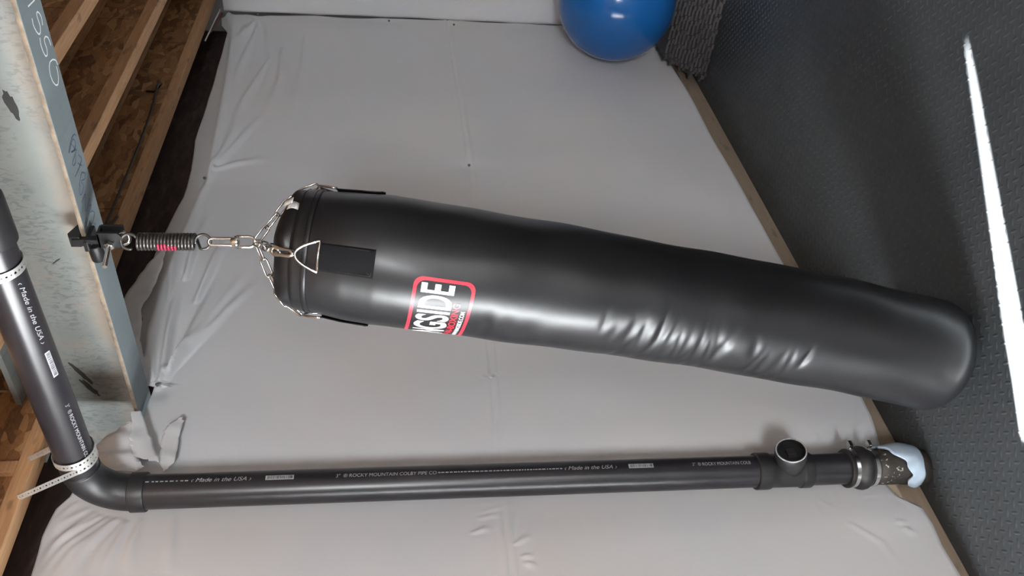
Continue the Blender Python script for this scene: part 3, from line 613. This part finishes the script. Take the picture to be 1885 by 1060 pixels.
# stitched hem band
hb = np.linspace(0, 1, 9); so_ = .006 + np.array([-.008, -.001, .002, .008, .016, .024, .030, .032, .033]); oo = np.array([.001, .004, .0052, .0048, .0045, .0048, .0050, .0035, .0005])
hem = grid('hem_band', bag_pt(so_[:, None], phs[None, :], oo[:, None]), 'vinyl', bag, wrap=True)
pt_ = np.linspace(-np.pi, np.pi, 240, endpoint=False)
for s_ in (.005, .028):
    parts = []
    for q in range(0, 240, 2): parts.append(tube_data([bag_pt(s_, pt_[q], .0053), bag_pt(s_, pt_[q] + .017, .0060), bag_pt(s_, pt_[q] + .034, .0053)], .0006, 5))
    Vq, Fq = join(parts); o = mesh('stitching', Vq, Fq, 'web', hem)
# webbing straps with D-rings
RINGS = []
for ang in (-4, 97, 184, -97):
    a0 = math.radians(ang); hw = .0305 / .150
    ss = np.linspace(.060, .176, 20); pp = np.linspace(-hw, hw, 14)
    Q = bag_pt(ss[:, None], a0 + pp[None, :], (.0062 - .002 * np.clip((ss - .05) / .1, 0, 1))[:, None]); Q[0] = Q[1] * .3 + Q[0] * .7
    st = grid('strap', Q[:, ::-1], 'web', bag); solidify(st, .0028, 0); st['label'] = 'black webbing strap with metal D-ring'
    bx = [bag_pt(s_, a0 + w_, .0064) for s_, w_ in ((.105, -hw * .85), (.171, -hw * .85), (.171, hw * .85), (.105, hw * .85), (.105, -hw * .85), (.171, hw * .85), (.171, -hw * .85), (.105, hw * .85))]
    pl = []
    for p, q in zip(bx[:-1], bx[1:]): pl += [p + (q - p) * t for t in np.linspace(0, 1, 6)]
    tube('box_stitch', pl, .0004, 'vinyl', st, 5)
    # D-ring: straight bar through the strap loop, bow pointing up
    b0 = bag_pt(.062, a0 - hw * 1.12, .008); b1 = bag_pt(.062, a0 + hw * 1.12, .008); md = (b0 + b1) / 2; apex = bag_pt(.016, a0, .013); out = bag_pt(.062, a0, .011)
    bow = []
    for t in np.linspace(0, 1, 15):
        w_ = abs(2 * t - 1); bow.append(b0 * (1 - t) + b1 * t + (apex - md) * (1 - w_ ** 2.1) + (out - md) * .5 * math.sin(math.pi * t))
    bar = [b1 + (b0 - b1) * t + (out - md) * .9 * math.sin(math.pi * t) for t in np.linspace(0, 1, 10)][1:-1]
    tube('d_ring', bow + bar, .0029, 'chrome', st, 10, closed=True); RINGS.append(bow[7])
# sewn-in label at the hem
def tagpatch(s0, s1, p0, p1, off, name, mat, parent):
    ss = np.linspace(s0, s1, 6); pp = np.radians(np.linspace(p0, p1, 6)); return ss, pp
TGc = axis_at(np.array(0.0)); dirT = bag_pt(0, math.radians(30), 0) - TGc; dirT /= np.linalg.norm(dirT); sideT = bag_pt(0, math.radians(120), 0) - TGc; sideT /= np.linalg.norm(sideT)
def label_quad(name, x0, x1, h0, h1, lift, mat, parent):
    Q = np.zeros((2, 6, 3))
    for i, x in enumerate((x0, x1)):
        for j, h in enumerate(np.linspace(h0, h1, 6)): Q[i, j] = TGc + dirT * (.146 + lift - .9 * max(h, 0) ** 1.5 * 2 + .004 * math.sin(h * 160)) + sideT * x + up0 * h
    return grid(name, Q, mat, parent)
lab = label_quad('care_label', .018, .036, -.004, .022, .000, 'tag', bag); solidify(lab, .0008, 0); lab['label'] = 'small white care label'
l2 = label_quad('care_label', .029, .045, .010, .032, .003, 'tag', bag); solidify(l2, .0008, 0)
for k in range(4): label_quad('care_print', .0205 + k * .0038, .022 + k * .0038, .002, .014, .0012, 'tag_ink', lab)
# printed brand panel wrapped round the left flank
RB = .155; A1 = math.radians(-8); PWID = RB * math.radians(104)
def on_bag(name, V, F, mat, parent, off):
    """V: (x along the circumference from the panel's left edge, y up from its lower edge)"""
    V = np.array(V); s = .262 + .136 - V[:, 1]; p = A1 - (PWID - V[:, 0]) / RB
    return mesh(name, bag_pt(s, p, off), F, mat, parent, True)
PH = .136
def rrect(inset, rad, n=8):
    x0, y0, x1, y1 = inset, inset, PWID - inset, PH - inset; P = []
    for cx, cy, a0 in ((x1 - rad, y1 - rad, 0), (x0 + rad, y1 - rad, 90), (x0 + rad, y0 + rad, 180), (x1 - rad, y0 + rad, 270)):
        for k in range(n + 1): a = math.radians(a0 + 90 * k / n); P.append((cx + rad * math.cos(a), cy + rad * math.sin(a)))
    D = []
    for p, q in zip(P, P[1:] + P[:1]):
        m = max(1, int(math.dist(p, q) / .006)); D += [(p[0] + (q[0] - p[0]) * i / m, p[1] + (q[1] - p[1]) * i / m) for i in range(m)]
    return D
outer = rrect(0, .020); inner = []
cx, cy = PWID / 2, PH / 2
for x, y in outer:
    # inner outline: scale each point in by the border width
    inner.append((cx + (x - cx) * (1 - .0076 / cx), cy + (y - cy) * (1 - .0076 / cy)))
n = len(outer); border = on_bag('logo_border', outer + inner, [(i, (i + 1) % n, n + (i + 1) % n, n + i) for i in range(n)], 'logo_red', bag, .0006)
border['label'] = 'red rounded border of the printed logo'
V, F, _ = text_flat('RINGSIDE', .074, .226, 0, .020, .006); o = on_bag('logo_lettering', [(x + PWID - .0125 - .226, y + .0475) for x, y in V], F, 'logo_white', bag, .0007); o['label'] = 'white RINGSIDE lettering'
V, F, w = text_flat('THAI-BOXING', .0165, .150, 0, .016, .006); o = on_bag('logo_lettering', [(x + PWID - .150 - .054, y + .0265) for x, y in V], F, 'logo_red', bag, .0007); o['label'] = 'red THAI-BOXING lettering'
V, F, w = text_flat('WWW.RINGSIDE.COM', .0105, .122, 0, .008, .006); o = on_bag('logo_lettering', [(x + PWID - .122 - .075, y + .0125) for x, y in V], F, 'logo_white', bag, .0007); o['label'] = 'white web address lettering'

# ================================================================== HANGING HARDWARE
HX, HY = 1.655, 1.302
def stadium(L, w, n=8):
    """closed path in the (x, z) plane, length L along z, width w"""
    r = w / 2; h = L / 2 - r; return [(r * math.cos(a), 0, h + r * math.sin(a)) for a in np.linspace(0, math.pi, n + 1)] + [(r * math.cos(a), 0, -h + r * math.sin(a)) for a in np.linspace(math.pi, 2 * math.pi, n + 1)]
def place(pts, c, zdir, xdir):
    z = unit(zdir); x = np.array(xdir, float); x = unit(x - z * (x @ z)); y = np.cross(z, x)
    return [np.asarray(c) + p[0] * x + p[1] * y + p[2] * z for p in pts]
# beam clamp
cl = empty('beam_clamp', (bx0, 1.33, ZF)); tag(cl, 'black steel beam clamp gripping the flange above the bag', 'clamp')
extrude_poly('upper_jaw', [(bx0 - .012, 1.315, ZF + .012), (bx0 + .045, 1.315, ZF + .012), (bx0 + .045, 1.315, ZF + .026), (bx0 + .002, 1.315, ZF + .042), (bx0 - .012, 1.315, ZF + .036)], (0, .030, 0), 'black_metal', cl, .0015)
box('throat', (bx0 - .016, 1.320, ZF - .014), (bx0 - .0018, 1.340, ZF + .030), 'black_metal', cl, .002)
box('lower_jaw', (bx0 - .034, 1.314, ZF - .012), (bx0 + .034, 1.342, ZF - .0012), 'black_metal', cl, .002)
lathe('sleeve', [(.011, 0), (.0155, .001), (.0165, .004), (.0165, .042), (.0155, .045), (.010, .0455), (.009, .030)], (bx0 - .010, 1.338, ZF - .016), (.02, 1, -.04), 'black_metal', cl, 28)
extrude_poly('hanger_plate', [(HX + .006, 1.278, ZF - .040), (HX + .006, 1.322, ZF - .040), (HX + .006, 1.322, ZF - .086), (HX + .006, 1.312, ZF - .094), (HX + .006, 1.288, ZF - .094), (HX + .006, 1.278, ZF - .086)], (-.007, 0, 0), 'black_metal', cl, .001)
extrude_poly('hanger_plate', [(HX + .034, 1.278, ZF - .044), (HX + .034, 1.322, ZF - .044), (HX + .034, 1.322, ZF - .094), (HX + .034, 1.278, ZF - .094)], (-.006, 0, 0), 'black_metal', cl, .001)
box('plate_bridge', (HX - .001, 1.280, ZF - .046), (HX + .034, 1.320, ZF - .040), 'black_metal', cl, .001)
box('stem', (HX + .012, 1.308, ZF - .041), (HX + .030, 1.320, ZF - .008), 'black_metal', cl, .001)
lathe('bolt', [(.0005, 0), (.0058, .0005), (.0058, .118), (.0052, .119)], (HX + .045, 1.304, ZF - .062), (-1, .12, -.06), 'chrome', cl, 20)
lathe('nut', [(.0005, -.0005), (.0105, 0), (.0115, .0015), (.0115, .0085), (.0105, .010), (.0005, .0105)], (HX - .0015, 1.3095, ZF - .065), (-1, .12, -.06), 'chrome', cl, 6)
tube('eye', place([(math.cos(a) * .013, 0, math.sin(a) * .013) for a in np.linspace(0, 2 * np.pi, 24, endpoint=False)], (HX + .010, HY, ZF - .095), (0, 0, 1), (.6, -.8, 0)), .0042, 'chrome', cl, 10, closed=True)
# coil spring
ztop, zbot = 2.128, 1.998
sp = empty('coil_spring', (HX, HY, zbot)); tag(sp, 'dark coil spring above the bag with a red paint fleck', 'spring')
turns = 17; tq = np.linspace(0, turns * 2 * np.pi, turns * 22); RS = .0180
coil = [(HX + RS * math.cos(a), HY + RS * math.sin(a), ztop - (ztop - zbot) * a / (turns * 2 * np.pi)) for a in tq]
tube('coil', coil, .0036, 'steel_dark', sp, 8)
V1 = np.array([.6, -.8, 0])
def hook(zc, r, a0, a1, n=20): return [np.array([HX, HY, zc]) + r * (math.cos(a) * np.array([.64, -.77, 0]) + math.sin(a) * np.array([0, 0, 1.])) for a in np.linspace(a0, a1, n)]
tube('end_loop', [np.array(coil[0])] + hook(ztop + .018, .018, math.radians(-70), math.radians(200)), .0034, 'steel_dark', sp, 8)
tube('end_loop', [np.array(coil[-1])] + hook(zbot - .018, .0175, math.radians(-200), math.radians(105)), .0034, 'steel_dark', sp, 8)
groups = []; cur = []
for c, a in zip(coil, tq):
    if 2 * np.pi * 6 < a < 2 * np.pi * 12 and math.cos(a - math.radians(168)) > .8: cur.append(np.array(c) + .0012 * unit((c[0] - HX, c[1] - HY, 0)))
    elif cur:
        if len(cur) > 2: groups.append(tube_data(cur, .0031, 7))
        cur = []
V, F = join(groups); o = mesh('paint_fleck', V, F, 'red_paint', sp, True); o['label'] = 'red paint on the coils'
# swivel
sw = empty('swivel', (HX, HY, 1.90)); tag(sw, 'small zinc swivel between the spring and the four chains', 'swivel')
zs = zbot - .0355
tube('upper_shackle', place([(p[0] * 1.0, 0, p[2]) for p in stadium(.058, .016, 10)], (HX, HY, zs - .024), (0, 0, 1), (.64, -.77, 0)), .0036, 'chrome', sw, 10, closed=True)
lathe('swivel_barrel', [(.0005, .010), (.0085, .0095), (.010, .007), (.010, .001), (.0145, 0), (.015, -.003), (.0145, -.007), (.009, -.008), (.006, -.011), (.0005, -.0115)], (HX, HY, zs - .055), (0, 0, 1), 'chrome', sw, 24)
ub = place([(.0125, 0, 0), (.0125, 0, -.012), (.0125, 0, -.030), (.010, 0, -.038), (.004, 0, -.041), (-.004, 0, -.041), (-.010, 0, -.038), (-.0125, 0, -.030), (-.0125, 0, -.012), (-.0125, 0, 0)], (HX, HY, zs - .059), (0, 0, 1), (.64, -.77, 0))
tube('lower_shackle', ub, .0036, 'chrome', sw, 10)
J = np.array([HX, HY, zs - .059 - .043])
# four chains from the swivel to the D-rings, each link its own piece; they hang outside the gathered top
lab_c = ('chain running to the D-ring nearest the viewer', 'chain running to the D-ring on the right of the bag', 'chain running behind the gathered top of the bag', 'chain running to the D-ring on the left of the bag')
link_path = stadium(.047, .0165, 6)
proto = None
for k, (rp, lb) in enumerate(zip(RINGS, lab_c)):
    ch = empty('chain', tuple(J)); tag(ch, 'zinc ' + lb, 'chain', 'chains holding the bag')
    C0 = axis_at(np.array(0.0)); rim = bag_pt(-.002, math.radians((-4, 97, 184, -97)[k]), .012)
    shoulder = C0 + up0 * .040 + (rim - C0) * .84
    ctrl = [J + unit(rim - J) * .004, shoulder, rp + up0 * .004]
    d1 = np.linalg.norm(ctrl[1] - ctrl[0]); d2 = np.linalg.norm(ctrl[2] - ctrl[1]); tot = d1 + d2; nl = max(3, int(round(tot / .0385))); sl = tot / nl
    def at(s): return ctrl[0] + (ctrl[1] - ctrl[0]) * s / d1 if s < d1 else ctrl[1] + (ctrl[2] - ctrl[1]) * (s - d1) / d2
    for i in range(nl):
        a, b = at(i * sl), at((i + 1) * sl); c = (a + b) / 2; zd = b - a
        side = np.cross(unit(zd), unit(c - C0)); nrm = np.cross(side, unit(zd)); xd = side * .75 + nrm * .6 if i % 2 == 0 else nrm * .75 - side * .6
        tube('link', place(link_path, c, zd, xd), .0024, 'chrome', ch, 8, closed=True)
    if k == 0:   # snap hook on the near chain
        e = ctrl[2]; f = at(tot - .058); zd = e - f
        tube('snap_hook', place([(-.005, 0, .030), (.005, 0, .030), (.009, 0, .022), (.007, 0, .004), (.006, 0, -.022), (0, 0, -.030), (-.006, 0, -.022), (-.007, 0, .004), (-.009, 0, .022)], (e + f) / 2 + unit(rim - C0) * .006, -zd, np.cross(unit(zd), unit(rim - C0))), .0040, 'chrome', ch, 10, closed=True)

# ================================================================== BALL ON A STACK OF FOAM TILES
tx0, tx1, ty0, ty1, tth = 3.745, 4.205, 1.34, 1.93, .0125
def jig_side(a, b, n, dep, sgn):
    a, b = np.array(a), np.array(b); d = (b - a) / n; nn = np.array([d[1], -d[0]]) / np.linalg.norm(d) * dep * sgn; P = []
    for i in range(n):
        p = a + d * i; P += [p, p + d * .28, p + d * .18 + nn, p + d * .82 + nn, p + d * .72] if i % 2 == 0 else [p, p + d * .99]
    return P
def tile_mesh():
    w, h = tx1 - tx0 - .03, ty1 - ty0 - .03; P = jig_side((0, 0), (w, 0), 15, .014, 1) + jig_side((w, 0), (w, h), 15, .014, 1) + jig_side((w, h), (0, h), 15, .014, 1) + jig_side((0, h), (0, 0), 15, .014, 1)
    n = len(P); V = [(p[0] - w / 2, p[1] - h / 2, 0) for p in P] + [(p[0] - w / 2, p[1] - h / 2, tth - .0014) for p in P]
    F = [tuple(range(n - 1, -1, -1)), tuple(range(n, 2 * n))] + [(i, (i + 1) % n, n + (i + 1) % n, n + i) for i in range(n)]
    me = bpy.data.meshes.new('foam_tile'); me.from_pydata(V, [], F); me.materials.append(MT['foam']); me.update(); return me
tm = tile_mesh(); NT = 13
for i in range(NT):
    o = bpy.data.objects.new('foam_tile', tm); COL.objects.link(o); o.location = ((tx0 + tx1) / 2 + rng.uniform(-.004, .004) + i * .0165, (ty0 + ty1) / 2 + rng.uniform(-.010, .006) + (.016 if i % 3 == 1 else 0) - (.012 if i % 3 == 2 else 0), .0022 + i * tth)
    o.rotation_euler = (0, 0, rng.uniform(-.012, .012) + (i % 2) * math.pi)
    tag(o, 'topmost dark grey foam tile, the blue ball resting on it' if i == NT - 1 else 'lowest dark grey foam tile of the stack, lying on the floor' if i == 0 else 'dark grey interlocking foam tile inside the stack under the blue ball', 'foam tile', 'stacked foam tiles under the ball')
RBALL = .287; zb = .0022 + NT * tth - .0014 + RBALL
bc = (4.0, 1.637, zb)
ball = empty('exercise_ball', (bc[0], bc[1], zb - RBALL)); tag(ball, 'shiny blue exercise ball in the corner on stacked foam tiles', 'ball')
pr = [(RBALL * math.sin(a) + (.0007 if 0 else 0), -RBALL * math.cos(a)) for a in np.linspace(0, math.pi, 90)]
lathe('shell', pr, bc, (.3, .5, .8), 'blue', ball, 96, cap=False)
lathe('valve_plug', [(.011, .0), (.011, .002), (.006, .003), (.0005, .003)], np.array(bc) + RBALL * unit((-.72, -.66, .1)) * .998, unit((-.72, -.66, .1)), 'blue', ball, 20)

# ================================================================== LOOSE WIRES ABOVE THE SHEET
def wire(name, pts, r, mat, label):
    p = np.array(pts, float); t = np.linspace(0, len(p) - 1, len(p) * 8); q = np.stack([np.interp(t, range(len(p)), p[:, k]) for k in range(3)], -1)
    for _ in range(6): q[1:-1] = (q[:-2] + 2 * q[1:-1] + q[2:]) / 4
    tag(tube(name, q, r, mat, None, 8), label, 'wire')
wz = 2.485
wire('cable', [(3.47, 1.909, wz + .10), (3.45, 1.90, wz + .06), (3.40, 1.83, wz + .01), (3.30, 1.782, wz), (3.163, 1.817, wz), (2.904, 1.831, wz), (2.684, 1.83, wz), (2.486, 1.828, wz), (2.402, 1.823, wz), (2.45, 1.86, wz), (2.538, 1.886, wz + .005)], .0048, 'wire_dark', 'dark cable sagging along the joist nearest the sheet')
wire('wire', [(4.43, 1.952, 2.425), (4.407, 1.95, 2.423), (4.243, 1.95, 2.431), (4.057, 1.95, 2.440)], .0035, 'wire_white', 'thin pale wire end above the sheet corner')
wire('cable', [(4.43, 1.975, 2.417), (4.40, 1.975, 2.419), (4.333, 1.975, 2.424), (4.191, 1.972, 2.446)], .0075, 'wire_red', 'maroon twisted cable above the sheet corner')
